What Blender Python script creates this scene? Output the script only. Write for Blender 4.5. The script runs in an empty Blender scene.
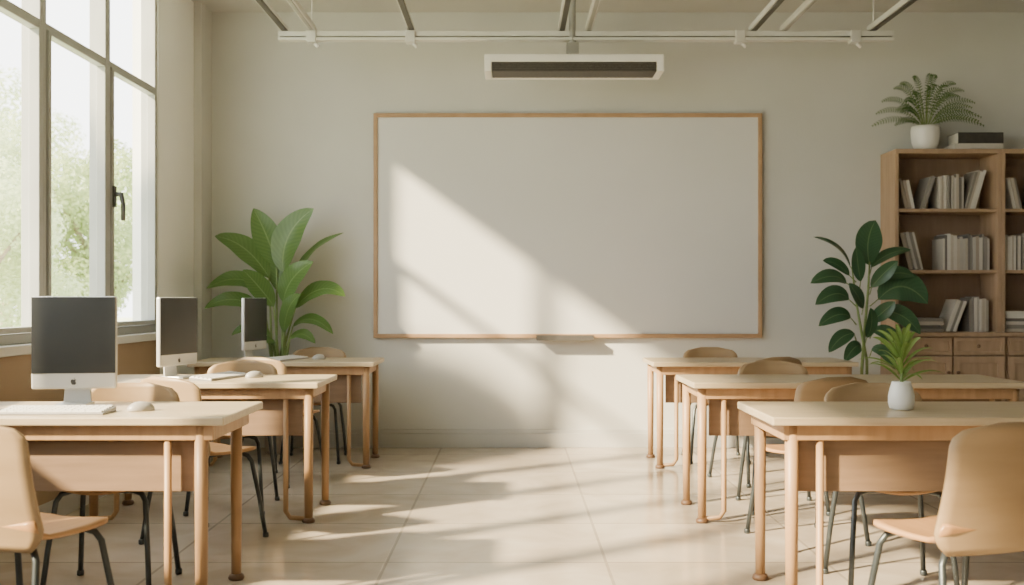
import bpy, bmesh, math, random
from mathutils import Vector, Matrix, Euler
random.seed(7)
C = bpy.context.scene.collection
R = math.radians

# ------------------------------------------------------------------ materials
def new_mat(name):
    m = bpy.data.materials.new(name); m.use_nodes = True
    nt = m.node_tree; b = nt.nodes['Principled BSDF']
    return m, nt, b

def mat_noise(name, c1, c2, rough=0.5, scale=6.0, stretch=(1,1,1), bump=0.0, bscale=40.0, metal=0.0, spec=0.5, detail=4.0):
    m, nt, b = new_mat(name)
    tc = nt.nodes.new('ShaderNodeTexCoord'); mp = nt.nodes.new('ShaderNodeMapping')
    mp.inputs['Scale'].default_value = stretch
    n = nt.nodes.new('ShaderNodeTexNoise'); n.inputs['Scale'].default_value = scale; n.inputs['Detail'].default_value = detail
    r = nt.nodes.new('ShaderNodeValToRGB')
    r.color_ramp.elements[0].position = .3; r.color_ramp.elements[1].position = .7
    r.color_ramp.elements[0].color = (*c1, 1); r.color_ramp.elements[1].color = (*c2, 1)
    L = nt.links.new
    L(tc.outputs['Object'], mp.inputs['Vector']); L(mp.outputs[0], n.inputs['Vector'])
    L(n.outputs['Fac'], r.inputs['Fac']); L(r.outputs['Color'], b.inputs['Base Color'])
    b.inputs['Roughness'].default_value = rough; b.inputs['Metallic'].default_value = metal
    b.inputs['Specular IOR Level'].default_value = spec
    if bump > 0:
        n2 = nt.nodes.new('ShaderNodeTexNoise'); n2.inputs['Scale'].default_value = bscale; n2.inputs['Detail'].default_value = 6
        bp = nt.nodes.new('ShaderNodeBump'); bp.inputs['Strength'].default_value = bump; bp.inputs['Distance'].default_value = 0.01
        L(mp.outputs[0], n2.inputs['Vector']); L(n2.outputs['Fac'], bp.inputs['Height']); L(bp.outputs[0], b.inputs['Normal'])
    return m

def mat_leaf(name, c1, c2, mid, rough=0.4, trans=0.25):
    m, nt, b = new_mat(name)
    L = nt.links.new
    uv = nt.nodes.new('ShaderNodeUVMap'); sep = nt.nodes.new('ShaderNodeSeparateXYZ'); L(uv.outputs[0], sep.inputs[0])
    s = nt.nodes.new('ShaderNodeMath'); s.operation = 'SUBTRACT'; s.inputs[1].default_value = .5; L(sep.outputs['Y'], s.inputs[0])
    a = nt.nodes.new('ShaderNodeMath'); a.operation = 'ABSOLUTE'; L(s.outputs[0], a.inputs[0])
    k = nt.nodes.new('ShaderNodeMath'); k.operation = 'SUBTRACT'; L(sep.outputs['X'], k.inputs[0])
    a2 = nt.nodes.new('ShaderNodeMath'); a2.operation = 'MULTIPLY'; a2.inputs[1].default_value = .35; L(a.outputs[0], a2.inputs[0]); L(a2.outputs[0], k.inputs[1])
    w = nt.nodes.new('ShaderNodeMath'); w.operation = 'MULTIPLY'; w.inputs[1].default_value = 85; L(k.outputs[0], w.inputs[0])
    si = nt.nodes.new('ShaderNodeMath'); si.operation = 'SINE'; L(w.outputs[0], si.inputs[0])
    mr = nt.nodes.new('ShaderNodeMapRange'); mr.inputs[1].default_value = -1; mr.inputs[2].default_value = 1; L(si.outputs[0], mr.inputs[0])
    mx = nt.nodes.new('ShaderNodeMix'); mx.data_type = 'RGBA'; mx.inputs[6].default_value = (*c1, 1); mx.inputs[7].default_value = (*c2, 1); L(mr.outputs[0], mx.inputs[0])
    lt = nt.nodes.new('ShaderNodeMath'); lt.operation = 'LESS_THAN'; lt.inputs[1].default_value = .025; L(a.outputs[0], lt.inputs[0])
    mx2 = nt.nodes.new('ShaderNodeMix'); mx2.data_type = 'RGBA'; mx2.inputs[7].default_value = (*mid, 1)
    L(lt.outputs[0], mx2.inputs[0]); L(mx.outputs[2], mx2.inputs[6]); L(mx2.outputs[2], b.inputs['Base Color'])
    b.inputs['Roughness'].default_value = rough
    tr = nt.nodes.new('ShaderNodeBsdfTranslucent'); L(mx2.outputs[2], tr.inputs['Color'])
    ms = nt.nodes.new('ShaderNodeMixShader'); ms.inputs[0].default_value = trans
    out = nt.nodes['Material Output']
    L(b.outputs[0], ms.inputs[1]); L(tr.outputs[0], ms.inputs[2]); L(ms.outputs[0], out.inputs['Surface'])
    return m

M = {}
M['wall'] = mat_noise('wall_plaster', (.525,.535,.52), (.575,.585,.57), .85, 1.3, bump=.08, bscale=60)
M['wallback'] = mat_noise('wall_plaster_darkened', (.26,.25,.23), (.30,.29,.27), .9, 1.3)  # for the unseen walls, colour darkened to cut bounced fill light
M['pier'] = mat_noise('pier_paint', (.82,.84,.83), (.86,.88,.87), .7, 2)
M['wall_low'] = mat_noise('wall_lower_tan', (.33,.24,.155), (.38,.28,.185), .7, 2, bump=.05)
M['ceil'] = mat_noise('ceiling_paint', (.50,.505,.495), (.54,.545,.535), .9, 2)
M['trim'] = mat_noise('trim_paint', (.56,.57,.56), (.60,.61,.60), .5, 3)
M['skirt'] = mat_noise('skirting_paint', (.48,.485,.475), (.52,.525,.515), .5, 3)
M['frame'] = mat_noise('window_frame_paint', (.31,.325,.325), (.36,.375,.375), .4, 3)
M['board'] = mat_noise('board_enamel', (.61,.62,.62), (.65,.66,.66), .4, 1.2, spec=.4)
M['top'] = mat_noise('pale_oak_top', (.42,.335,.22), (.53,.435,.295), .32, 3, (1,14,14), bump=.04)
M['wood'] = mat_noise('honey_wood', (.335,.20,.10), (.415,.255,.135), .45, 4, (8,8,1), bump=.05)
M['panel'] = mat_noise('panel_wood', (.185,.118,.07), (.24,.153,.095), .55, 3, (1,10,10), bump=.04)
M['bframe'] = mat_noise('board_frame_wood', (.34,.215,.12), (.42,.27,.155), .45, 5, (2,2,2))
M['case'] = mat_noise('bookcase_wood', (.34,.235,.15), (.42,.295,.195), .5, 3, (8,8,1), bump=.04)
M['caseback'] = mat_noise('bookcase_back_wood', (.24,.165,.11), (.29,.205,.14), .6, 3, (8,8,1))
M['shell'] = mat_noise('chair_shell_tan', (.30,.205,.11), (.36,.25,.14), .45, 3, (1,1,6))
M['seat'] = mat_noise('chair_seat_wood', (.36,.195,.085), (.44,.245,.11), .36, 4, (10,1,1))
M['steel'] = mat_noise('dark_tube_metal', (.045,.055,.06), (.07,.08,.085), .35, 5, metal=.5)
M['foot'] = mat_noise('foot_brown', (.12,.065,.035), (.16,.09,.05), .5, 5)
M['alu'] = mat_noise('aluminium', (.60,.605,.605), (.66,.665,.665), .32, 5, metal=.3)
M['mouse'] = mat_noise('mouse_grey', (.33,.32,.30), (.39,.375,.355), .35, 5)
M['white'] = mat_noise('white_enamel', (.74,.74,.73), (.78,.78,.77), .35, 5)
M['ceram'] = mat_noise('white_ceramic', (.70,.70,.68), (.76,.76,.74), .3, 8, bump=.05)
M['screen'] = mat_noise('dark_screen', (.03,.033,.035), (.045,.048,.05), .22, 2)
M['black'] = mat_noise('black_plastic', (.025,.025,.025), (.04,.04,.04), .4, 5)
M['grille'] = mat_noise('dark_grille', (.045,.04,.036), (.075,.068,.06), .5, 60)
M['rail'] = mat_noise('rail_paint', (.56,.565,.555), (.62,.625,.615), .45, 5)
M['railgrey'] = mat_noise('rail_grey_metal', (.30,.30,.29), (.36,.36,.35), .4, 5, metal=.2)
M['raildark'] = mat_noise('rail_dark', (.05,.048,.045), (.08,.075,.07), .5, 5)
M['handle'] = mat_noise('handle_metal', (.07,.072,.075), (.11,.112,.115), .3, 5, metal=.6)
M['key'] = mat_noise('key_white', (.76,.76,.75), (.80,.80,.79), .5, 5)
M['keytray'] = mat_noise('key_tray_grey', (.26,.255,.25), (.32,.315,.31), .4, 5, metal=.3)
M['soil'] = mat_noise('soil', (.05,.03,.02), (.1,.065,.04), .95, 40, bump=.6)
M['terra'] = mat_noise('planter_clay', (.50,.45,.39), (.58,.52,.46), .7, 8, bump=.1)
M['stem'] = mat_noise('green_stem', (.15,.22,.075), (.21,.29,.10), .5, 10)
M['bark'] = mat_noise('bark', (.26,.21,.16), (.34,.28,.22), .9, 15, (1,1,.2), bump=.5)
M['pages'] = mat_noise('book_pages', (.74,.71,.64), (.8,.77,.70), .8, 60, (1,1,1))
M['leafA'] = mat_leaf('broad_leaf', (.10,.195,.055), (.125,.23,.065), (.22,.33,.12), .30, .36)
M['leafB'] = mat_leaf('dark_glossy_leaf', (.035,.095,.045), (.045,.11,.052), (.11,.19,.085), .28, .15)
M['leafC'] = mat_leaf('fern_leaf', (.055,.12,.04), (.085,.155,.055), (.085,.155,.055), .7, .2)
M['leafD'] = mat_leaf('spiky_leaf', (.13,.23,.05), (.22,.34,.09), (.32,.42,.15), .4, .3)
M['leafT'] = mat_leaf('tree_leaf', (.40,.49,.24), (.46,.54,.28), (.46,.54,.28), .8, .62)  # leaf colour paled to stand for outdoor glare and haze
M['leafT2'] = mat_leaf('tree_leaf_hazed', (.55,.62,.39), (.60,.67,.44), (.60,.67,.44), .8, .62)  # paler still, overexposure and haze put into the leaf colour
M['lawn'] = mat_noise('lawn', (.50,.56,.36), (.60,.64,.44), .9, 3)
bookcols = [(.58,.55,.50),(.44,.42,.385),(.66,.64,.595),(.25,.235,.215),(.48,.435,.37),(.15,.14,.13),(.62,.60,.565),(.34,.295,.245)]
M['books'] = [mat_noise('book_cover_%s' % n, tuple(v*.93 for v in c), c, .6, 20) for n, c in zip(['cream','grey','ivory','slate','tan','charcoal','pearl','brown'], bookcols)]
M['bookdark'] = mat_noise('book_cover_black', (.035,.032,.03), (.05,.047,.043), .5, 20)

m, nt, b = new_mat('window_glass'); M['glass'] = m
tr = nt.nodes.new('ShaderNodeBsdfTransparent'); tr.inputs[0].default_value = (.98,.985,.98,1)
gl = nt.nodes.new('ShaderNodeBsdfGlossy'); gl.inputs['Roughness'].default_value = .03
ms = nt.nodes.new('ShaderNodeMixShader'); ms.inputs[0].default_value = .05
nt.links.new(tr.outputs[0], ms.inputs[1]); nt.links.new(gl.outputs[0], ms.inputs[2]); nt.links.new(ms.outputs[0], nt.nodes['Material Output'].inputs['Surface'])

# floor tiles
m, nt, b = new_mat('floor_tiles'); M['floor'] = m
L = nt.links.new
tc = nt.nodes.new('ShaderNodeTexCoord'); mp = nt.nodes.new('ShaderNodeMapping'); mp.inputs['Location'].default_value = (-.42+.98*10, -.56+.78*10, 0)
L(tc.outputs['Object'], mp.inputs[0])
br = nt.nodes.new('ShaderNodeTexBrick'); br.offset = 0; br.squash = 1
br.inputs['Scale'].default_value = 1; br.inputs['Brick Width'].default_value = .98; br.inputs['Row Height'].default_value = .78
br.inputs['Mortar Size'].default_value = .008; br.inputs['Mortar Smooth'].default_value = .3
br.inputs['Color1'].default_value = (.44,.385,.32,1); br.inputs['Color2'].default_value = (.51,.45,.38,1); br.inputs['Mortar'].default_value = (.33,.285,.235,1)
L(mp.outputs[0], br.inputs['Vector'])
n = nt.nodes.new('ShaderNodeTexNoise'); n.inputs['Scale'].default_value = 2.0; n.inputs['Detail'].default_value = 9; n.inputs['Distortion'].default_value = 1.6
L(tc.outputs['Object'], n.inputs['Vector'])
rp = nt.nodes.new('ShaderNodeValToRGB'); rp.color_ramp.elements[0].position = .32; rp.color_ramp.elements[1].position = .66
rp.color_ramp.elements[0].color = (.80,.77,.74,1); rp.color_ramp.elements[1].color = (1,1,1,1); L(n.outputs['Fac'], rp.inputs[0])
mx = nt.nodes.new('ShaderNodeMix'); mx.data_type = 'RGBA'; mx.blend_type = 'MULTIPLY'; mx.inputs[0].default_value = 1
L(br.outputs['Color'], mx.inputs[6]); L(rp.outputs[0], mx.inputs[7]); L(mx.outputs[2], b.inputs['Base Color'])
b.inputs['Roughness'].default_value = .18
bp = nt.nodes.new('ShaderNodeBump'); bp.invert = True; bp.inputs['Strength'].default_value = .2; bp.inputs['Distance'].default_value = .003
L(br.outputs['Fac'], bp.inputs['Height']); L(bp.outputs[0], b.inputs['Normal'])

# ------------------------------------------------------------------ geometry helpers
def bx(bm, x0, x1, y0, y1, z0, z1, mi=0):
    vs = [bm.verts.new(p) for p in ((x0,y0,z0),(x1,y0,z0),(x1,y1,z0),(x0,y1,z0),(x0,y0,z1),(x1,y0,z1),(x1,y1,z1),(x0,y1,z1))]
    for f in ((0,3,2,1),(4,5,6,7),(0,1,5,4),(1,2,6,5),(2,3,7,6),(3,0,4,7)):
        fc = bm.faces.new([vs[i] for i in f]); fc.material_index = mi

def tube(bm, pts, r, n=10, cap=True, mi=0):
    pts = [Vector(p) for p in pts]
    rs = r if isinstance(r, (list, tuple)) else [r]*len(pts)
    rings = []
    ref = None
    for i, p in enumerate(pts):
        t = (pts[min(i+1, len(pts)-1)] - pts[max(i-1, 0)]).normalized()
        if ref is None:
            ref = Vector((1,0,0)) if abs(t.x) < .8 else Vector((0,1,0))
        a = (ref - t*ref.dot(t)).normalized(); ref = a; c = t.cross(a)
        rings.append([bm.verts.new(p + (a*math.cos(2*math.pi*k/n) + c*math.sin(2*math.pi*k/n))*rs[i]) for k in range(n)])
    for i in range(len(rings)-1):
        for k in range(n):
            f = bm.faces.new((rings[i][k], rings[i][(k+1)%n], rings[i+1][(k+1)%n], rings[i+1][k])); f.smooth = True; f.material_index = mi
    if cap:
        f = bm.faces.new(rings[0][::-1]); f.material_index = mi
        f = bm.faces.new(rings[-1]); f.material_index = mi

def lathe(bm, prof, n=32, mi=0, cx=0, cy=0):
    rings = []
    for r, z in prof:
        rings.append([bm.verts.new((cx+r*math.cos(2*math.pi*k/n), cy+r*math.sin(2*math.pi*k/n), z)) for k in range(n)])
    for i in range(len(rings)-1):
        for k in range(n):
            f = bm.faces.new((rings[i][k], rings[i][(k+1)%n], rings[i+1][(k+1)%n], rings[i+1][k])); f.smooth = True; f.material_index = mi
    bm.faces.new(rings[0][::-1]).material_index = mi
    bm.faces.new(rings[-1]).material_index = mi

def bez(p0, p1, p2, t):
    return p0*(1-t)**2 + p1*2*t*(1-t) + p2*t*t

def curve_pts(p0, p1, p2, n=8):
    p0, p1, p2 = Vector(p0), Vector(p1), Vector(p2)
    return [bez(p0, p1, p2, i/n) for i in range(n+1)]

def leaf(bm, uvl, p0, p1, p2, width, normal=(0,-.6,.8), segs=10, fold=.22, pw=.8, wav=0.0, mi=0, ex=.75):
    p0, p1, p2 = Vector(p0), Vector(p1), Vector(p2); nh = Vector(normal).normalized()
    rows = []; ph = random.uniform(0, 6)
    for i in range(segs+1):
        t = i/segs
        pos = bez(p0, p1, p2, t); tan = ((p1-p0)*(1-t) + (p2-p1)*t).normalized()
        sd = tan.cross(nh)
        if sd.length < 1e-3: sd = Vector((1,0,0))
        sd.normalize(); nn = sd.cross(tan).normalized()
        w = width/2 * max(.02, math.sin(math.pi*min(1, t)**pw))**ex if 0 < t < 1 else width*.015
        row = []
        for j in range(5):
            s = (j-2)/2
            wave = wav*w*math.sin(t*14+ph+s)*abs(s)
            row.append((bm.verts.new(pos + sd*s*w + nn*(abs(s)*fold*w + wave)), (t, (s+1)/2)))
        rows.append(row)
    for i in range(segs):
        for j in range(4):
            q = [rows[i][j], rows[i][j+1], rows[i+1][j+1], rows[i+1][j]]
            f = bm.faces.new([v[0] for v in q]); f.smooth = True; f.material_index = mi
            for lp, v in zip(f.loops, q): lp[uvl].uv = v[1]

def mkobj(name, bm, mats, parent=None, bevel=0, subs=0, solid=0, smooth=False, loc=None, rot=None):
    bmesh.ops.recalc_face_normals(bm, faces=bm.faces) if solid == 0 and not name.startswith('foliage') else None
    me = bpy.data.meshes.new(name); bm.to_mesh(me); bm.free()
    for mm in (mats if isinstance(mats, (list, tuple)) else [mats]): me.materials.append(mm)
    if smooth:
        for p in me.polygons: p.use_smooth = True
    o = bpy.data.objects.new(name, me); C.objects.link(o)
    if solid:
        s = o.modifiers.new('solid', 'SOLIDIFY'); s.thickness = solid; s.offset = 0
    if bevel:
        s = o.modifiers.new('bevel', 'BEVEL'); s.width = bevel; s.segments = 2; s.limit_method = 'ANGLE'
    if subs:
        s = o.modifiers.new('sub', 'SUBSURF'); s.levels = subs; s.render_levels = subs
    if parent: o.parent = parent
    if loc: o.location = loc
    if rot: o.rotation_euler = rot
    return o

def root(name, label, cat, loc, rotz=0, group=None):
    e = bpy.data.objects.new(name, None); e.empty_display_size = .1; C.objects.link(e)
    e.location = loc; e.rotation_euler = (0, 0, rotz); e['label'] = label; e['category'] = cat
    if group: e['group'] = group
    return e

def box_obj(name, dims, mat_, parent=None, bevel=0):
    bm = bmesh.new(); bx(bm, *dims); return mkobj(name, bm, mat_, parent, bevel)

def struct(name, dims, mat_, bevel=0):
    o = box_obj(name, dims, mat_, None, bevel); o['kind'] = 'structure'; return o

def copy_thing(src, loc, rotz, label=None):
    n = src.copy(); C.objects.link(n); n.location = loc; n.rotation_euler = (0, 0, rotz)
    if label: n['label'] = label
    for ch in src.children:
        c = ch.copy(); C.objects.link(c); c.parent = n
        for g in ch.children:
            k = g.copy(); C.objects.link(k); k.parent = c
    return n

# ------------------------------------------------------------------ room
XL, XR, YB, YF, ZC = -2.45, 4.72, 7.96, -3.2, 3.46
struct('floor', (XL-.2, XR+.15, YF-.15, YB+.15, -.12, 0), M['floor'])
struct('ceiling', (XL-.05, XR+.15, YF-.15, YB+.15, ZC, ZC+.12), M['ceil'])
struct('wall_back', (XL-.18, XR+.15, YB, YB+.15, 0, ZC), M['wall'])
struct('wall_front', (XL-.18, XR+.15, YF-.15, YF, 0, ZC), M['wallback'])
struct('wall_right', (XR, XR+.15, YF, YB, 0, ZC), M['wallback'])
nb = 11; pane = .84; y_end = 6.93; y_start = y_end - nb*pane
bm = bmesh.new()
bx(bm, XL-.18, XL, YF, YB, 0, .90)
bx(bm, XL-.18, XL, y_end, YB, .90, ZC)
bx(bm, XL-.18, XL, YF, y_start, .90, ZC)
w = mkobj('wall_left', bm, M['pier']); w['kind'] = 'structure'
struct('trim_1', (XL, XL+.02, YF, 6.9, .10, .895), M['wall_low'])
struct('trim_2', (XL-.1, XL+.06, YF, 6.95, .90, .95), M['trim'], .006)
struct('trim_3', (XL, XL+.06, 7.70, YB, 0, ZC), M['wall'])
def baseboard(name, d, along):
    bm = bmesh.new()
    x0,x1,y0,y1 = d
    bx(bm, x0,x1,y0,y1,0,.112)
    if along == 'back': bx(bm, x0,x1,y0+.018,y1,.112,.142)
    elif along == 'left': bx(bm, x0,x1-.008,y0,y1,.112,.14)
    else: bx(bm, x0+.008,x1,y0,y1,.112,.14)
    o = mkobj(name, bm, M['skirt'], bevel=.002); o['kind'] = 'structure'
baseboard('baseboard_back', (XL+.06, 2.93, YB-.034, YB), 'back')
baseboard('baseboard_left', (XL, XL+.022, YF, 7.69), 'left')
baseboard('baseboard_right', (XR-.022, XR, YF, 7.5), 'right')
fx0, fx1 = XL-.11, XL-.01
for i in range(nb):
    y1 = y_end - i*pane; y0 = y1 - pane
    bm = bmesh.new()
    h = .036
    bx(bm, fx0, fx1, y0, y0+h, .95, ZC); bx(bm, fx0, fx1, y1-h, y1, .95, ZC)
    bx(bm, fx0, fx1, y0+h, y1-h, .95, 1.0); bx(bm, fx0, fx1, y0+h, y1-h, ZC-.02, ZC)
    bx(bm, fx0+.055, fx1, y0+h, y1-h, 2.60, 2.635)
    wo = mkobj('window_%d' % (i+1), bm, M['frame'], bevel=.004); wo['kind'] = 'structure'
    a0, a1, b0, b1 = y0+h+.004, y1-h-.004, 1.004, 2.598
    bm = bmesh.new(); sx0, sx1 = fx0+.055, fx1+.012; s = .030
    bx(bm, sx0, sx1, a0, a0+s, b0, b1); bx(bm, sx0, sx1, a1-s, a1, b0, b1)
    bx(bm, sx0, sx1, a0+s, a1-s, b0, b0+s); bx(bm, sx0, sx1, a0+s, a1-s, b1-.022, b1)
    mkobj('sash', bm, M['frame'], wo, .004)
    bm = bmesh.new(); gx = fx0+.07
    for (p, q, r_, t_) in ((a0+s, a1-s, b0+s, b1-.022), (y0+h, y1-h, 2.635, ZC-.02)):
        f = bm.faces.new([bm.verts.new(v) for v in ((gx,p,r_),(gx,q,r_),(gx,q,t_),(gx,p,t_))])
    mkobj('glass', bm, M['glass'], wo)
    if i in (0, 2, 4):
        bm = bmesh.new(); hy = a0+s*.5; hz = 1.80
        bx(bm, sx1, sx1+.012, hy-.02, hy+.02, hz-.06, hz+.07)
        tube(bm, [(sx1+.01,hy,hz+.02),(sx1+.045,hy,hz+.02)], .014)
        tube(bm, [(sx1+.045,hy,hz+.03),(sx1+.055,hy+.01,hz-.04),(sx1+.05,hy+.02,hz-.14)], .014)
        mkobj('window_handle', bm, M['handle'], wo, .002)

# ------------------------------------------------------------------ outside
o = struct('ground', (-70, XL-.4, -25, 90, -.5, -.4), M['lawn'])
def foliage_mesh(name, blobs, n, size, mat_, jit=.5):
    bm = bmesh.new(); uvl = bm.loops.layers.uv.new('UVMap')
    tot = sum(b[3]**2 for b in blobs)
    for b in blobs:
        for _ in range(int(n*b[3]**2/tot)):
            d = Vector((random.gauss(0,1), random.gauss(0,1), random.gauss(0,1))).normalized()
            p = Vector(b[:3]) + d*b[3]*random.uniform(.72, 1.08)
            up = (d + Vector((random.uniform(-jit,jit), random.uniform(-jit,jit), random.uniform(-jit,jit)+.2))).normalized()
            a = up.orthogonal().normalized(); a.rotate(Matrix.Rotation(random.uniform(0,6.28), 3, up)); c = up.cross(a)
            s = size*random.uniform(.6,1.3)
            q = [p-a*s, p-c*s*.6, p+a*s, p+c*s*.6]
            f = bm.faces.new([bm.verts.new(v) for v in q])
            for lp, u in zip(f.loops, ((0,.3),(.3,.9),(.6,.7),(.3,.1))): lp[uvl].uv = u
    me = bpy.data.meshes.new(name); bm.to_mesh(me); bm.free(); me.materials.append(mat_); return me
def rb(n, rx, rz, z0, rr):
    return [(random.uniform(-rx,rx), random.uniform(-rx,rx), z0+random.uniform(0,rz), rr*random.uniform(.6,1.1)) for _ in range(n)]
crowns = [foliage_mesh('tree_crown_a', rb(14, 1.0, 1.9, 1.6, .6), 22000, .035, M['leafT']),
          foliage_mesh('tree_crown_b', rb(15, 1.1, 2.2, 1.7, .65), 22000, .035, M['leafT2'])]
shrub = foliage_mesh('shrub_crown', rb(10, .7, .5, .4, .5), 14000, .03, M['leafT'])
slim = foliage_mesh('sun_block_crown', [(0,0,4.62,.40),(.1,.25,4.45,.40),(-.1,-.25,4.45,.40),(.05,.05,4.1,.44),(.1,-.28,4.0,.38),(-.05,.32,4.0,.38),(0,0,3.7,.4)], 9000, .05, M['leafT'], .6)  # added unseen crown, shaped to block sun through the far lower pane
bm = bmesh.new()
tube(bm, [(0,0,-.05),(.03,0,.9),(0,.04,1.8),(.05,0,3.0)], [.12,.09,.07,.03])
for k in range(6):
    a = k*1.1; tube(bm, [(0,.02,1.3+k*.2),(.4*math.cos(a),.4*math.sin(a),1.8+k*.22),(.9*math.cos(a),.9*math.sin(a),2.2+k*.25)], [.05,.035,.015], 8)
tb = mkobj('trunk', bm, M['bark'])
trunk_me = tb.data; bpy.data.objects.remove(tb)
bm = bmesh.new()
tube(bm, [(0,0,-.05),(.02,0,1.5),(0,.02,3.0),(.03,0,4.5)], [.07,.055,.04,.015])
for k in range(5):
    a = k*1.3; tube(bm, [(0,.02,3.3+k*.15),(.2*math.cos(a),.2*math.sin(a),3.7+k*.15)], [.02,.008], 8)
tb = mkobj('trunk', bm, M['bark'])
sun_block_trunk_me = tb.data; bpy.data.objects.remove(tb)
for k, (x, y, s, v) in enumerate([(-6.2,14.8,1.0,0),(-10.6,18.0,1.15,1),(-6.9,20.2,1.0,1),(-12.4,24.6,1.5,1),(-18.0,31,2.0,1),(-8.6,33.0,1.9,1),(-5.9,11.0,.72,1)]):
    e = root('tree', 'leafy green tree standing on the lawn outside the windows', 'tree', (x, y, -.4), k*1.3, 'garden trees')
    e.scale = (s, s, s)
    for nm, me in (('trunk', trunk_me), ('foliage', crowns[v])):
        p = bpy.data.objects.new(nm, me); C.objects.link(p); p.parent = e
e = root('tree', 'added out-of-view slender tree that blocks sun from the far window', 'tree', (-5.75, 4.3, -.4), 0, 'garden trees')  # added out of view to shade the wall below the whiteboard
for nm, me in (('trunk', sun_block_trunk_me), ('foliage', slim)):
    p = bpy.data.objects.new(nm, me); C.objects.link(p); p.parent = e
for k, (x, y, s) in enumerate([(-4.4,9.8,.5),(-4.9,12.4,.6),(-7.8,13.3,.85),(-8.3,16.0,.7),(-7.2,23.2,1.3)]):
    e = bpy.data.objects.new('shrub', shrub); C.objects.link(e); e.location = (x, y, -.45); e.scale = (s,s,s); e.rotation_euler = (0,0,k*.9)
    e['label'] = 'rounded green shrub growing on the lawn outside'; e['category'] = 'bush'; e['group'] = 'garden shrubs'

# ------------------------------------------------------------------ whiteboard
e = root('whiteboard', 'large blank whiteboard with thin wooden frame on the wall', 'whiteboard', (.442, YB-.025, 1.760))
W2, H2 = 1.54, .89; ft = .032
bm = bmesh.new(); bx(bm, -W2+ft, W2-ft, -.005, .025, -H2+ft, H2-ft); mkobj('board_surface', bm, M['board'], e)
bm = bmesh.new()
bx(bm, -W2, W2, -.02, .024, H2-ft, H2); bx(bm, -W2, W2, -.02, .024, -H2, -H2+ft)
bx(bm, -W2, -W2+ft, -.02, .024, -H2+ft, H2-ft); bx(bm, W2-ft, W2, -.02, .024, -H2+ft, H2-ft)
mkobj('frame', bm, M['bframe'], e, .004)
bm = bmesh.new()
bx(bm, -.25, .20, -.075, -.02, -H2-.014, -H2+.004); bx(bm, -.25, .20, -.085, -.073, -H2-.018, -H2+.024)
bx(bm, -.25, -.243, -.075, -.02, -H2, -H2+.02); bx(bm, .193, .20, -.075, -.02, -H2, -H2+.02)
tr_ = mkobj('pen_tray', bm, M['raildark'], e); tr_['label'] = 'small dark metal pen tray'
for k, (dx, col) in enumerate(((-.12, 'railgrey'), (.06, 'alu'))):
    bm = bmesh.new(); tube(bm, [(-.08,0,0),(.045,0,0),(.046,0,0),(.08,0,0)], [.009,.009,.0075,.0075])
    o = mkobj('marker_pen', bm, M[col], loc=(.442+dx, YB-.025-.055, 1.760-H2+.0135))
    o['label'] = 'grey marker pen lying in the whiteboard tray'; o['category'] = 'pen'; o['group'] = 'markers in the tray'

# ------------------------------------------------------------------ ceiling track + fixture
yc = 7.3; zc = 3.095
e = root('ceiling_crossbar', 'long pale metal crossbar hung below the ceiling', 'ceiling rail', (0, yc, zc))
bm = bmesh.new(); bx(bm, -1.70, 2.78, -.025, .025, -.004, .034); bx(bm, -1.70, 2.78, -.035, .035, -.036, -.014); mkobj('rail', bm, M['rail'], e, .004)
bm = bmesh.new(); bx(bm, -1.69, 2.77, -.018, .018, -.014, -.004); mkobj('rail_groove', bm, M['raildark'], e)
for x in (-1.46, -.74, 1.66, 2.5):
    bm = bmesh.new(); bx(bm, x-.035, x+.035, -.042, .042, -.05, .036); tube(bm, [(x+.02,0,-.05),(x+.05,0,-.078)], .016, 10)
    mkobj('clamp', bm, M['alu'], e, .004)
for x in (-1.46, 2.64):
    bm = bmesh.new(); tube(bm, [(x,0,.03),(x,0,ZC-zc)], .007, 8); mkobj('hanger_rod', bm, M['alu'], e)
for x, dark in ((-1.67,1),(-1.46,0),(-.74,1),(.36,1),(.56,0),(1.76,1),(1.99,0),(2.63,1)):
    e = root('ceiling_track', 'slim ceiling track running the length of the room', 'ceiling rail', (x, 0, zc+.038), group='ceiling tracks')
    bm = bmesh.new(); bx(bm, -.024, .024, -2.6, yc+.05, .010 if dark else .006, .045); mkobj('rail', bm, M['rail'], e, .003)
    bm = bmesh.new()
    if dark: bx(bm, -.010, .025, -2.6, yc+.05, 0, .016)
    else: bx(bm, -.012, .012, -2.6, yc+.05, 0, .008)
    mkobj('slot', bm, M['raildark' if dark else 'railgrey'], e)
    for y in (-1.5, 1.2, 3.9):
        bm = bmesh.new(); tube(bm, [(0,y,.04),(0,y,ZC-zc-.038)], .006, 8); mkobj('hanger_rod', bm, M['alu'], e)
e = root('hanging_light_fixture', 'wide white bar light with dark grille hanging from the ceiling rail', 'light fixture', (.44, 7.2, 2.785))
bm = bmesh.new()
pr = [(-.12,.064),(-.14,.072),(-.13,.12),(-.12,.128),(.10,.128),(.13,.09),(.13,.064)]
nP = len(pr)
v0 = [bm.verts.new((-.635, y, z)) for y, z in pr]; v1 = [bm.verts.new((.635, y, z)) for y, z in pr]
for k in range(nP): bm.faces.new((v0[k], v0[(k+1)%nP], v1[(k+1)%nP], v1[k]))
bm.faces.new(v0[::-1]); bm.faces.new(v1)
bx(bm, -.635, -.585, -.14, .13, .0, .078); bx(bm, .585, .635, -.14, .13, .0, .078); bx(bm, -.585, .585, .08, .13, -.001, .008)
mkobj('housing', bm, M['white'], e, .006)
bm = bmesh.new(); bx(bm, -.582, .582, -.132, .078, .002, .070)
for k in range(4): bx(bm, -.582, .582, -.138, -.131, .006+k*.016, .010+k*.016)
g = mkobj('grille', bm, M['grille'], e); g['label'] = 'dark slotted grille'
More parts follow.
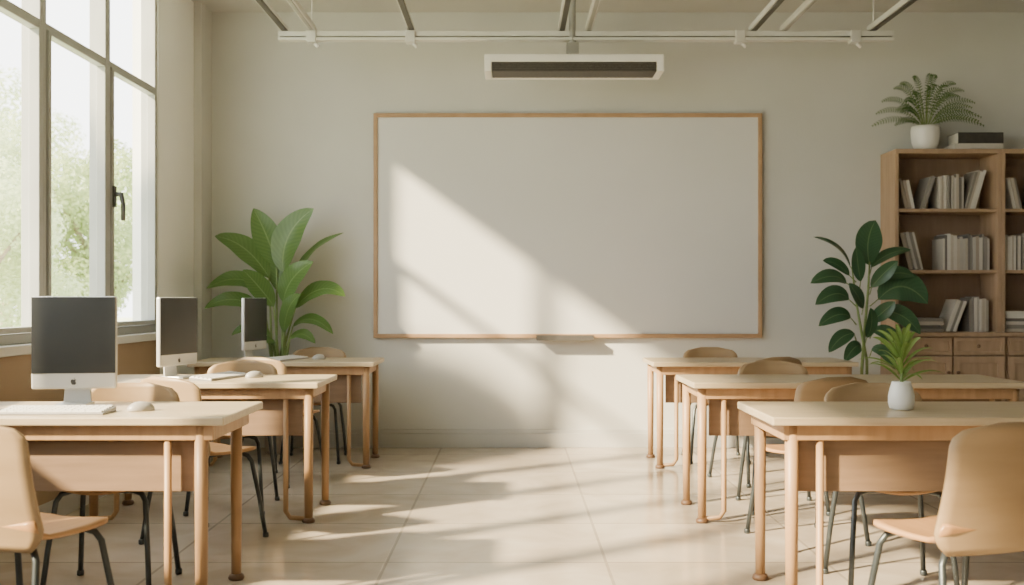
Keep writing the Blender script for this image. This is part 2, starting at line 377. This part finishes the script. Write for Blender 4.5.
bm = bmesh.new(); bx(bm, -.045, .045, .03, .12, .128, .25); bx(bm, -.07, .07, .01, .125, .128, .143); tube(bm, [(0,.09,.22),(0,.09,ZC-2.785)], .026, 16)
mkobj('mounting_pole', bm, M['railgrey'], e, .003)

# ------------------------------------------------------------------ desks
def desk(length, x_in, y0, side, label, xi=.065, inbo=.20):
    e = root('desk', label, 'desk', (x_in, y0, 0), 0, 'classroom desks')
    S = side; D = .58
    def X(a, b): return (min(S*a, S*b), max(S*a, S*b))
    bm = bmesh.new(); bx(bm, *X(0, length), 0, D, .709, .74); mkobj('desktop', bm, M['top'], e, .005)
    bm = bmesh.new()
    bx(bm, *X(.05, length-.05), .04, .065, .65, .7085); bx(bm, *X(.05, length-.05), D-.06, D-.035, .65, .7085)
    bx(bm, *X(.05, .075), .065, D-.06, .65, .7085); bx(bm, *X(length-.075, length-.05), .065, D-.06, .65, .7085)
    mkobj('apron', bm, M['wood'], e, .003)
    bm = bmesh.new(); bx(bm, *X(.10, length-.10), .10, .118, .45, .7085); mkobj('modesty_panel', bm, M['panel'], e, .003)
    def foot(x, y, lg):
        bm = bmesh.new(); lathe(bm, [(.030,0),(.034,.008),(.030,.02),(.022,.026)], 20, cx=x, cy=y); mkobj('foot', bm, M['foot'], lg)
    for xe, inb in ((xi, inbo), (length-xi, length-inbo)):
        bm = bmesh.new()
        tube(bm, [(S*xe, .06, .705), (S*xe, .06, .35), (S*xe, .06, .012)], [.025,.024,.022], 16)
        foot(S*xe, .06, mkobj('leg', bm, M['wood'], e))
        bm = bmesh.new()
        tube(bm, [(S*inb, .06, .705), (S*inb, .06, .06), (S*(inb*.8+xe*.2), .06, .025), (S*xe, .06, .02)], [.014,.014,.013,.012], 12)
        mkobj('brace_leg', bm, M['wood'], e)
        bm = bmesh.new()
        tube(bm, [(S*xe, D-.05, .705), (S*xe, D-.05, .35), (S*xe, D-.05, .015)], [.024,.023,.020], 16)
        foot(S*xe, D-.05, mkobj('leg', bm, M['wood'], e))
    return e
desk(1.25, -1.055, 3.66, -1, 'pale oak topped desk with computer, keyboard and mouse on it', .10, .225)
desk(1.25, -1.01, 5.2, -1, 'pale oak topped desk with a turned computer on it', .06, .18)
desk(1.29, -.955, 6.9, -1, 'pale oak topped desk beside the wide-leaved plant', .06, .18)
desk(1.75, .955, 3.66, 1, 'pale oak topped desk carrying a small potted plant', .085, .19)
desk(1.75, .945, 5.2, 1, 'long empty pale oak topped desk with slender wooden legs', .055, .17)
desk(1.42, .975, 6.9, 1, 'empty pale oak topped desk near the dark-leaved plant', .055, .17)

# ------------------------------------------------------------------ chairs
def make_chair():
    e = root('chair', 'tan shell classroom chair with dark metal legs', 'chair', (0,0,0), 0, 'classroom chairs')
    bm = bmesh.new(); NU, NV = 12, 12
    rows = []
    for i in range(NV+1):
        t = i/NV
        y = -.215 + .41*t
        s = max(0, (.28-t)/.28); hw = (.205+.01*t) * (1 - (s*.97)**2.6)**(1/2.6) if s > 0 else .205+.01*t
        row = []
        for j in range(NU+1):
            u = -1 + 2*j/NU
            z = .445 + .018*u*u*(.4+.6*t) - .022*max(0,(.2-t)/.2)**2 - .012*math.sin(math.pi*t) + .05*max(0,(t-.85)/.15)**2
            row.append(bm.verts.new((hw*u, y, z)))
        rows.append(row)
    for i in range(NV):
        for j in range(NU): bm.faces.new((rows[i][j], rows[i][j+1], rows[i+1][j+1], rows[i+1][j]))
    mkobj('seat', bm, M['seat'], e, solid=.014, smooth=True)
    bm = bmesh.new(); rows = []
    for i in range(19):
        t = i/18
        z = .415 + .398*t
        y = .175 + .06*t + .02*math.sin(math.pi*t) + .015*t*t
        base = .228 - .030*t
        s = max(0, (t-.78)/.22); hw = base*(1-(s*.985)**3.2)**(1/2.6)
        s2 = max(0, (.2-t)/.2); hw *= (1-.22*s2*s2)
        row = []
        for j in range(NU+1):
            u = -1 + 2*j/NU
            x = hw*u
            row.append(bm.verts.new((x, y - .05*(x/.22)**2*(.5+.5*t), z)))
        rows.append(row)
    for i in range(18):
        for j in range(NU): bm.faces.new((rows[i][j], rows[i][j+1], rows[i+1][j+1], rows[i+1][j]))
    mkobj('backrest', bm, M['shell'], e, solid=.014, smooth=True)
    for sx in (-1, 1):
        for sy, yy in ((-1, -.13), (1, .12)):
            bm = bmesh.new()
            tube(bm, [(sx*.02, yy*.8, .415), (sx*.12, yy, .418), (sx*.155, yy*1.08, .408), (sx*.172, yy*1.15, .38), (sx*.19, yy*1.4, .2), (sx*.205, yy*1.62, .01)], .011, 10)
            lathe(bm, [(.013,0),(.015,.004),(.015,.02),(.012,.024)], 12, cx=sx*.2055, cy=yy*1.625)
            mkobj('leg', bm, M['steel'], e)
    bm = bmesh.new(); bx(bm, -.05, .05, -.12, .12, .408, .424); mkobj('seat_bracket', bm, M['steel'], e, .003)
    return e
ch = make_chair()
near_L = 'tan shell chair with dark metal legs turned toward the aisle'
far = 'tan shell chair with dark metal legs tucked behind a desk'
ch.location = (-1.56, 3.20, 0); ch.rotation_euler = (0,0,R(163)); ch['label'] = near_L
copy_thing(ch, (1.405, 3.16, 0), R(-163), near_L)
copy_thing(ch, (-1.50, 4.86, 0), R(150), near_L)
copy_thing(ch, (1.44, 4.88, 0), R(-162), near_L)
copy_thing(ch, (-1.50, 6.48, 0), R(155), near_L)
copy_thing(ch, (1.58, 6.50, 0), R(-155), near_L)
copy_thing(ch, (-1.62, 4.07, 0), R(3), far)
copy_thing(ch, (1.53, 4.07, 0), R(-4), far)
copy_thing(ch, (-1.57, 5.64, 0), R(2), far)
copy_thing(ch, (1.52, 5.64, 0), R(-2), far)
copy_thing(ch, (-1.45, 7.34, 0), R(2), far)
copy_thing(ch, (1.49, 7.34, 0), R(-2), far)

# ------------------------------------------------------------------ computers
def make_computer():
    e = root('desktop_computer', 'all-in-one computer with dark screen and silver chin', 'computer', (0,0,0), 0, 'all-in-one computers')
    w, z0, z1, zc_ = .165, .070, .445, .133
    bm = bmesh.new(); bx(bm, -w, w, 0, .026, z0, z1); mkobj('casing', bm, M['alu'], e, .008)
    bm = bmesh.new(); bx(bm, -w+.003, w-.003, -.003, -.0002, zc_, z1-.003); s = mkobj('screen', bm, M['screen'], e, .001); s['label'] = 'switched-off dark glass screen'
    pts = [(0,.55),(-.2,.68),(-.45,.72),(-.72,.55),(-.85,.2),(-.8,-.2),(-.62,-.6),(-.4,-.88),(-.2,-.92),(0,-.84),(.2,-.92),(.4,-.88),(.6,-.62),(.74,-.32),(.55,-.15),(.47,.12),(.55,.38),(.72,.52),(.5,.7),(.22,.68)]
    lf = [(0,.78),(.05,1.0),(.32,1.24),(.28,.96)]
    bm = bmesh.new(); k = .014
    for P_ in (pts, lf):
        lo = [bm.verts.new((x*k, -.0008, .099+z*k)) for x, z in P_]
        bm.faces.new(lo)
    lg = mkobj('logo_mark', bm, M['black'], e); lg['label'] = 'small dark fruit-shaped emblem'
    bm = bmesh.new()
    prof = [(.03,.20,.045),(.05,.12,.05),(.06,.06,.052),(.055,.012,.055)]
    rings = []
    for y, z, hw in prof:
        rings.append([bm.verts.new(v) for v in ((-hw,y-.004,z),(hw,y-.004,z),(hw,y+.006,z),(-hw,y+.006,z))])
    for i in range(3):
        for q in range(4): bm.faces.new((rings[i][q], rings[i][(q+1)%4], rings[i+1][(q+1)%4], rings[i+1][q]))
    bm.faces.new(rings[0]); bm.faces.new(rings[-1])
    bx(bm, -.055, .055, .024, .045, .13, .21)
    bx(bm, -.062, .062, -.07, .075, 0, .012)
    mkobj('stand', bm, M['alu'], e, .003)
    return e
def make_keyboard():
    e = root('keyboard', 'slim silver keyboard with white keys on a desk', 'keyboard', (0,0,0), 0, 'computer keyboards')
    KW = .20
    bm = bmesh.new(); bx(bm, -KW, KW, -.068, .068, 0, .008)
    for v in bm.verts:
        if v.co.y > 0 and v.co.z > .005: v.co.z += .012
    mkobj('key_tray', bm, M['keytray'], e, .002)
    bm = bmesh.new(); nk = 16; st = (2*KW-.014)/nk
    for r_ in range(5):
        y = -.052 + r_*.026; z = .009 + (y+.068)/.136*.012
        x0 = -KW+.007
        if r_ == 0:
            xs = [(x0,x0+st*1.4),(x0+st*1.5,x0+st*2.8),(x0+st*2.9,x0+st*4),(x0+st*4.1,x0+st*9.8),(x0+st*9.9,x0+st*11.2),(x0+st*11.3,x0+st*13.4),(x0+st*13.5,x0+st*15.9)]
        else:
            xs = [(x0+k*st+.0012, x0+(k+1)*st-.0030) for k in range(nk)]
        for a_, b_ in xs: bx(bm, a_, b_, y-.0090, y+.0095, z-.001, z+.005)
    k = mkobj('keys', bm, M['key'], e); k['kind'] = 'stuff'
    return e
def make_mouse():
    e = root('computer_mouse', 'smooth grey computer mouse resting on a desk', 'computer mouse', (0,0,0), 0, 'computer mice')
    bm = bmesh.new(); bmesh.ops.create_uvsphere(bm, u_segments=24, v_segments=14, radius=1)
    for v in bm.verts:
        x, y, z = v.co
        v.co = (x*.031*(1-.08*y), y*.052, max(z, -.15)*.032 + .0048)
    mkobj('shell', bm, M['mouse'], e, smooth=True)
    bm = bmesh.new(); tube(bm, [(-.004,.03,.025),(.004,.03,.025)], .007, 14); mkobj('scroll_wheel', bm, M['alu'], e)
    return e
ZT = .74
pc = make_computer(); pc.location = (-1.775, 4.05, ZT); pc.rotation_euler = (0,0,R(8))
pc['label'] = 'all-in-one computer with dark screen facing out across the desk'
copy_thing(pc, (-1.83, 5.50, ZT), R(72), 'all-in-one computer with dark screen turned toward the aisle')
copy_thing(pc, (-1.85, 7.22, ZT), R(76), 'all-in-one computer with dark screen turned toward the aisle')
kb = make_keyboard(); kb.location = (-1.73, 3.80, ZT); kb.rotation_euler = (0,0,R(1.5))
copy_thing(kb, (-1.60, 5.50, ZT), R(74)); copy_thing(kb, (-1.62, 7.20, ZT), R(72))
ms_ = make_mouse(); ms_.location = (-1.44, 3.88, ZT); ms_.rotation_euler = (0,0,R(-60))
copy_thing(ms_, (-1.43, 5.55, ZT), R(-50)); copy_thing(ms_, (-1.40, 7.25, ZT), R(-50))

# ------------------------------------------------------------------ bookcases
def bookcase(x0, label):
    e = root('bookcase', label, 'bookcase', (x0, 0, 0), 0, 'wooden bookcases')
    Wd = .815; y0, y1 = 7.65, 7.955; t = .03; yl = 7.57
    def prt(nm, d, mt=M['case'], bv=.003): return box_obj(nm, d, mt, e, bv)
    prt('side', (0, t, y0, y1, .925, 2.29)); prt('side', (Wd-t, Wd-.0005, y0, y1, .925, 2.29))
    prt('top_board', (0, Wd-.0005, y0-.012, y1, 2.29, 2.325))
    prt('back_panel', (t, Wd-t, y1-.015, y1, .925, 2.29), M['caseback'])
    prt('shelf', (t, Wd-t, y0+.01, y1-.015, 1.845, 1.87)); prt('shelf', (t, Wd-t, y0+.01, y1-.015, 1.375, 1.40))
    prt('countertop', (0, Wd-.0005, yl-.02, y1, .895, .925))
    bm = bmesh.new(); bx(bm, 0, Wd-.0005, yl+.02, y1, .08, .895); bx(bm, .02, Wd-.02, yl+.05, y1, 0, .08); mkobj('cabinet_body', bm, M['caseback'], e, .002)
    for k in range(2):
        a = .014 + k*.398; b_ = a+.386
        for nm, z0, z1 in (('drawer', .755, .885), ('door', .095, .742)):
            bm = bmesh.new(); bx(bm, a, b_, yl+.008, yl+.02, z0, z1)
            f_ = .05 if nm == 'door' else .026
            bx(bm, a, b_, yl-.008, yl+.008, z0, z0+f_); bx(bm, a, b_, yl-.008, yl+.008, z1-f_, z1)
            bx(bm, a, a+f_, yl-.008, yl+.008, z0+f_, z1-f_); bx(bm, b_-f_, b_, yl-.008, yl+.008, z0+f_, z1-f_)
            d_ = mkobj(nm, bm, M['case'], e, .002)
            bm = bmesh.new(); kx = (a+b_)/2 if nm == 'drawer' else (b_-.03 if k == 0 else a+.03); kz = .82 if nm == 'drawer' else .62
            ky = yl+.004 if nm == 'drawer' else yl-.018
            bmesh.ops.create_uvsphere(bm, u_segments=12, v_segments=8, radius=.014, matrix=Matrix.Translation((kx, ky, kz)))
            mkobj('knob', bm, M['foot'], d_, smooth=True)
    return e
bookcase(2.93, 'brown wooden bookcase with potted fern and books on top')
bookcase(3.745, 'brown wooden bookcase with open shelves standing by the wall')

def book(x, y, z, t, h, d, ax=0, mode='r', mt=None, label='thin cloth-bound book on a bookcase shelf', group='books on the bookcase shelves', rot=None):
    bm = bmesh.new(); c = .0025
    x0, x1 = (-t, 0) if mode == 'r' else (0, t)
    bx(bm, x0, x0+c, 0, d, 0, h); bx(bm, x1-c, x1, 0, d, 0, h); bx(bm, x0+c, x1-c, 0, c, 0, h)
    bx(bm, x0+c, x1-c, c, d-.004, .004, h-.004, 1)
    o = mkobj('book', bm, [mt or random.choice(M['books']), M['pages']])
    o.location = (x, y, z); o.rotation_euler = rot or (0, ax, 0)
    o['label'] = label; o['category'] = 'book'; o['group'] = group
    return o
YS = 7.685
def upright(x, xe, z, hm=.30):
    while x < xe:
        t = random.uniform(.012, .025)
        if x+t > xe: break
        book(x, YS+random.uniform(0,.02), z+.001, t, hm*random.uniform(.85,1.0), .2, 0, 'l', label='upright pale book standing on a bookcase shelf')
        x += t+.001
    return x
def lean(x, n, z, ang, direction, hm=.30, mt=None):
    a = R(ang)
    if direction > 0:
        for k in range(n):
            t = random.uniform(.014,.026); x += t/math.cos(a)+.001
            book(x, YS+random.uniform(0,.02), z+.001, t, hm*random.uniform(.92,1), .2, a, 'r', mt, label='pale book leaning on a bookcase shelf')
    else:
        for k in range(n):
            t = random.uniform(.014,.026)
            book(x, YS+random.uniform(0,.02), z+.001, t, hm*random.uniform(.92,1), .2, -a, 'l', mt, label='pale book leaning on a bookcase shelf')
            x += t/math.cos(a)+.001
def stack(x, n, z, w=.28):
    for k in range(n):
        t = random.uniform(.022,.032)
        ww = w*random.uniform(.9,1)
        book(x+random.uniform(0,.012), YS, z+.001, t, ww, .2, 0, 'r', label='book lying flat in a stack on a shelf', rot=(0, R(90), 0))
        z += t+.001
s1, s2, s3 = 1.87, 1.40, .925
lean(3.03, 3, s1, 12, -1, .24)
lean(3.14, 2, s1, 18, 1, .27, M['books'][3]); upright(3.285, 3.48, s1, .27); lean(3.48, 4, s1, 16, 1, .31)
lean(3.055, 5, s2, 14, -1, .30); upright(3.32, 3.68, s2, .28)
stack(2.985, 4, s3, .34); lean(3.335, 4, s3, 20, 1, .26); upright(3.525, 3.68, s3, .27)
lean(3.86, 3, s1, 12, -1, .25); upright(4.05, 4.45, s1, .27)
upright(3.79, 4.25, s2, .29); lean(4.36, 3, s2, 14, -1, .27)
stack(3.79, 6, s3, .27); upright(4.12, 4.4, s3, .27)
book(3.41, 7.70, 2.326, .05, .37, .2, mt=M['books'][0], label='thick pale book lying on top of the bookcase', group='books on top of the bookcase', rot=(0, R(90), 0))
book(3.44, 7.71, 2.378, .085, .35, .19, mt=M['bookdark'], label='thick black book stacked on top of another book', group='books on top of the bookcase', rot=(0, R(90), 0))

# ------------------------------------------------------------------ plants
e = root('potted_plant', 'tall broad-leaved green plant in a clay planter by the wall', 'plant', (-1.79, 7.68, 0))
bm = bmesh.new(); lathe(bm, [(.09,0),(.10,.01),(.125,.28),(.132,.30),(.132,.33),(.12,.33),(.115,.30)]); mkobj('planter', bm, M['terra'], e)
bm = bmesh.new(); lathe(bm, [(.05,.295),(.113,.30),(.10,.305),(.02,.31)]); mkobj('soil', bm, M['soil'], e)
bm = bmesh.new(); uvl = bm.loops.layers.uv.new('UVMap'); u = .0077; zb = .82
LV = [((277,266),(268,235),(253,208),28,.02,(.1,-1,.2)), ((284,272),(280,232),(315,209),31,-.05,(-.25,-1,.1)),
      ((294,280),(304,246),(343,232),17,.05,(-.5,-.5,.8)), ((270,278),(248,240),(216,236),26,-.02,(.3,-.8,.55)),
      ((264,292),(244,268),(211,288),22,-.1,(.2,-.7,.7)), ((264,312),(240,288),(211,308),18,-.16,(.1,-.8,.6)),
      ((296,308),(322,276),(347,296),22,-.08,(0,-.7,.7)),
      ((294,326),(314,308),(336,333),16,-.12,(0,-.6,.8)), ((285,302),(290,276),(317,262),26,-.14,(-.3,-.9,.35)),
      ((276,306),(262,284),(248,270),22,-.14,(.3,-.9,.35)), ((283,294),(272,262),(280,238),22,.04,(0,-1,.1)),
      ((286,332),(290,302),(306,294),17,-.18,(-.2,-.9,.4)), ((272,334),(256,318),(238,334),14,-.17,(0,-.7,.7)),
      ((292,338),(306,326),(320,342),13,-.18,(0,-.7,.7)), ((278,342),(266,334),(256,346),12,-.18,(0,-.7,.7))]
for a, b_, c, w_, dy, nr in LV:
    f = lambda p, yy: Vector(((p[0]-283)*u+.03, yy, (345-p[1])*u+zb))
    p0, p1, p2 = f(a, dy*.4), f(b_, dy*.8), f(c, dy)
    leaf(bm, uvl, p0, p1, p2, w_*u, nr, 16, .16, .9, .05, ex=.7)
    bs = Vector((random.uniform(-.04,.05), random.uniform(-.04,.04), .30))
    tube(bm, curve_pts(bs, Vector((bs.x*1.2+.01, bs.y, .6)), p0 + (p1-p0)*.03, 8), [.012]*5+[.010,.009,.007,.005], 8, mi=1)
mkobj('foliage', bm, [M['leafA'], M['stem']], e)

e = root('potted_plant', 'dark glossy oval-leaved plant in a planter beside the bookcase', 'plant', (2.61, 7.38, 0))
bm = bmesh.new(); lathe(bm, [(.10,0),(.11,.01),(.135,.30),(.14,.32),(.14,.35),(.128,.35),(.12,.32)]); mkobj('planter', bm, M['terra'], e)
bm = bmesh.new(); lathe(bm, [(.05,.315),(.12,.32),(.10,.325),(.02,.33)]); mkobj('soil', bm, M['soil'], e)
bm = bmesh.new(); uvl = bm.loops.layers.uv.new('UVMap'); u = .0074
f = lambda px, py, yy: Vector(((px-862)*u, yy, (372-py)*u+.64))
tube(bm, [(0,0,.32), f(858,372,0), f(862,330,.02), f(864,290,-.01), f(866,262,0)], [.014,.012,.011,.009,.006], 10, mi=1)
tube(bm, [(0.02,0.02,.32), f(864,360,.02), f(856,330,-.03), f(850,300,-.05), f(846,268,-.05)], [.012,.011,.010,.008,.005], 10, mi=1)
LV = [((866,266),(860,240),(872,221),27,0,(0,-1,.1)), ((846,268),(838,244),(808,238),13,-.05,(.3,-.5,.8)),
      ((868,268),(885,250),(910,250),15,.05,(-.3,-.6,.7)), ((872,282),(890,268),(908,277),16,-.04,(-.2,-.8,.5)),
      ((842,284),(828,270),(803,284),17,-.1,(.1,-.8,.6)), ((846,276),(836,262),(820,261),14,.02,(.1,-.8,.6)),
      ((844,300),(830,286),(807,305),18,-.12,(.1,-.9,.4)), ((874,300),(896,272),(921,304),32,-.05,(-.1,-.95,.3)),
      ((846,318),(833,308),(811,326),16,-.1,(.1,-.9,.4)), ((874,314),(892,306),(910,334),20,-.12,(-.1,-.9,.4)),
      ((850,334),(834,332),(821,352),15,-.1,(0,-.9,.4)), ((868,332),(880,326),(895,350),16,-.1,(0,-.9,.4)),
      ((856,282),(850,266),(848,248),15,-.10,(.1,-1,.2)), ((866,288),(874,274),(888,262),15,-.12,(-.1,-1,.2)),
      ((858,308),(850,298),(838,284),15,-.16,(.1,-1,.4)), ((866,322),(874,312),(884,302),15,-.14,(0,-1,.3)),
      ((856,346),(846,342),(834,361),14,-.15,(0,-1,.4)), ((866,350),(876,344),(884,368),14,-.14,(0,-.9,.4)),
      ((861,338),(864,324),(858,308),12,-.18,(0,-1,.3))]
for a, b_, c, w_, dy, nr in LV:
    leaf(bm, uvl, f(a[0],a[1],dy*.25), f(b_[0],b_[1],dy*.8), f(c[0],c[1],dy), w_*u, nr, 12, .16, 1.0, ex=.65)
    q = f(a[0],a[1],dy*.25); tube(bm, [Vector((max(-.07,min(.03,q.x)), 0, q.z-.05)), q+ (f(b_[0],b_[1],dy*.8)-q)*.05], [.005,.003], 6, mi=1)
mkobj('foliage', bm, [M['leafB'], M['stem']], e)

e = root('potted_fern', 'feathery green fern in a white ceramic pot on the bookcase', 'plant', (3.22, 7.79, 2.325))
bm = bmesh.new(); lathe(bm, [(.060,0),(.075,.01),(.098,.06),(.106,.12),(.108,.17),(.104,.195),(.095,.195),(.088,.175)], 40); mkobj('pot', bm, M['ceram'], e)
bm = bmesh.new(); lathe(bm, [(.03,.165),(.088,.17),(.06,.18),(.01,.185)]); mkobj('soil', bm, M['soil'], e)
bm = bmesh.new(); uvl = bm.loops.layers.uv.new('UVMap')
fr = []
for k in range(13):
    th = math.pi*(k+.5)/13
    for (sc, dep) in ((1.0, -.25), (.70, -.7)):
        th2 = th + random.uniform(-.1,.1)
        fr.append((math.cos(th2)*sc, math.sin(th2)*sc, dep*random.uniform(.5,1.2)))
for cx_, sz_, dep in fr:
    p0 = Vector((cx_*.02, -.01, .18))
    p1 = Vector((cx_*.20, dep*.12, .28+sz_*.34))
    p2 = Vector((cx_*.43, dep*.30, .19+sz_*.40-.04*abs(cx_)))
    NF = 20
    pts = curve_pts(p0, p1, p2, NF)
    tube(bm, pts, [.003]*11+[.002]*10, 5, mi=1)
    for i in range(4, NF+1):
        t = i/NF; tan = (pts[i]-pts[i-1]).normalized(); sd = tan.cross(Vector((0,-.9,.4)))
        if sd.length < .05: sd = Vector((1,0,0))
        sd.normalize(); ll = .036*max(.2, math.sin(math.pi*min(1,(1.06-t))**.9))**.9
        for sgn in (-1, 1):
            q0 = pts[i]; q2 = q0 + (sd*sgn*.9 + tan*.5)*ll + Vector((0,0,-.004)); q1 = (q0+q2)/2 + Vector((0,0,.003))
            leaf(bm, uvl, q0, q1, q2, .008, (0,-.9,.4), 4, .1)
mkobj('foliage', bm, [M['leafC'], M['stem']], e)

e = root('potted_plant', 'small spiky green plant in a white vase on the desk', 'plant', (1.53, 3.93, ZT))
bm = bmesh.new(); lathe(bm, [(.034,0),(.044,.005),(.050,.03),(.049,.055),(.043,.082),(.036,.104),(.035,.110),(.030,.110),(.029,.098)], 36); mkobj('vase', bm, M['ceram'], e)
bm = bmesh.new(); uvl = bm.loops.layers.uv.new('UVMap')
tube(bm, [(0,0,.05),(.002,0,.14),(.004,0,.24)], [.009,.007,.004], 8, mi=1)
for k in range(28):
    a = k*2.4; lv = k/28
    z0 = .105+.12*lv; el = R(20+50*lv+random.uniform(-14,14)); ln = random.uniform(.17,.215)*(1-.1*lv)
    d = Vector((math.cos(a)*math.cos(el), math.sin(a)*math.cos(el), math.sin(el)))
    ho = Vector((d.x, d.y, 0))
    p0 = Vector((0,0,z0)); p1 = p0 + d*ln*.5 + Vector((0,0,.035)); p2 = p0 + d*ln*.72 + ho*.035 + Vector((0,0,-.012*(1-lv)))
    leaf(bm, uvl, p0, p1, p2, .020, (0,-.3,1) if lv < .6 else (0,-1,.2), 10, .3, .75)
mkobj('foliage', bm, [M['leafD'], M['stem']], e)

# ------------------------------------------------------------------ light
sd = bpy.data.lights.new('sun', 'SUN'); sd.energy = 32.0; sd.color = (1, .80, .50); sd.angle = R(2.6)
so = bpy.data.objects.new('sun', sd); C.objects.link(so)
so.rotation_euler = Vector((1.51, 1, -1.117)).to_track_quat('-Z', 'Y').to_euler()
so.location = (-20, -12, 15)
w = bpy.data.worlds.new('World'); bpy.context.scene.world = w; w.use_nodes = True
bg = w.node_tree.nodes['Background']; bg.inputs[0].default_value = (.98, .985, .96, 1); bg.inputs[1].default_value = 6.8

cam = bpy.data.cameras.new('camera'); co = bpy.data.objects.new('camera', cam); C.objects.link(co)
co.location = (0, 0, 1.17); co.rotation_euler = (R(90), 0, 0)
cam.lens = 36*1000/1024; cam.sensor_width = 36; cam.shift_y = 7.5/1024; cam.clip_end = 300
cam.dof.use_dof = True; cam.dof.focus_distance = 5.0; cam.dof.aperture_fstop = 2.8
bpy.context.scene.camera = co
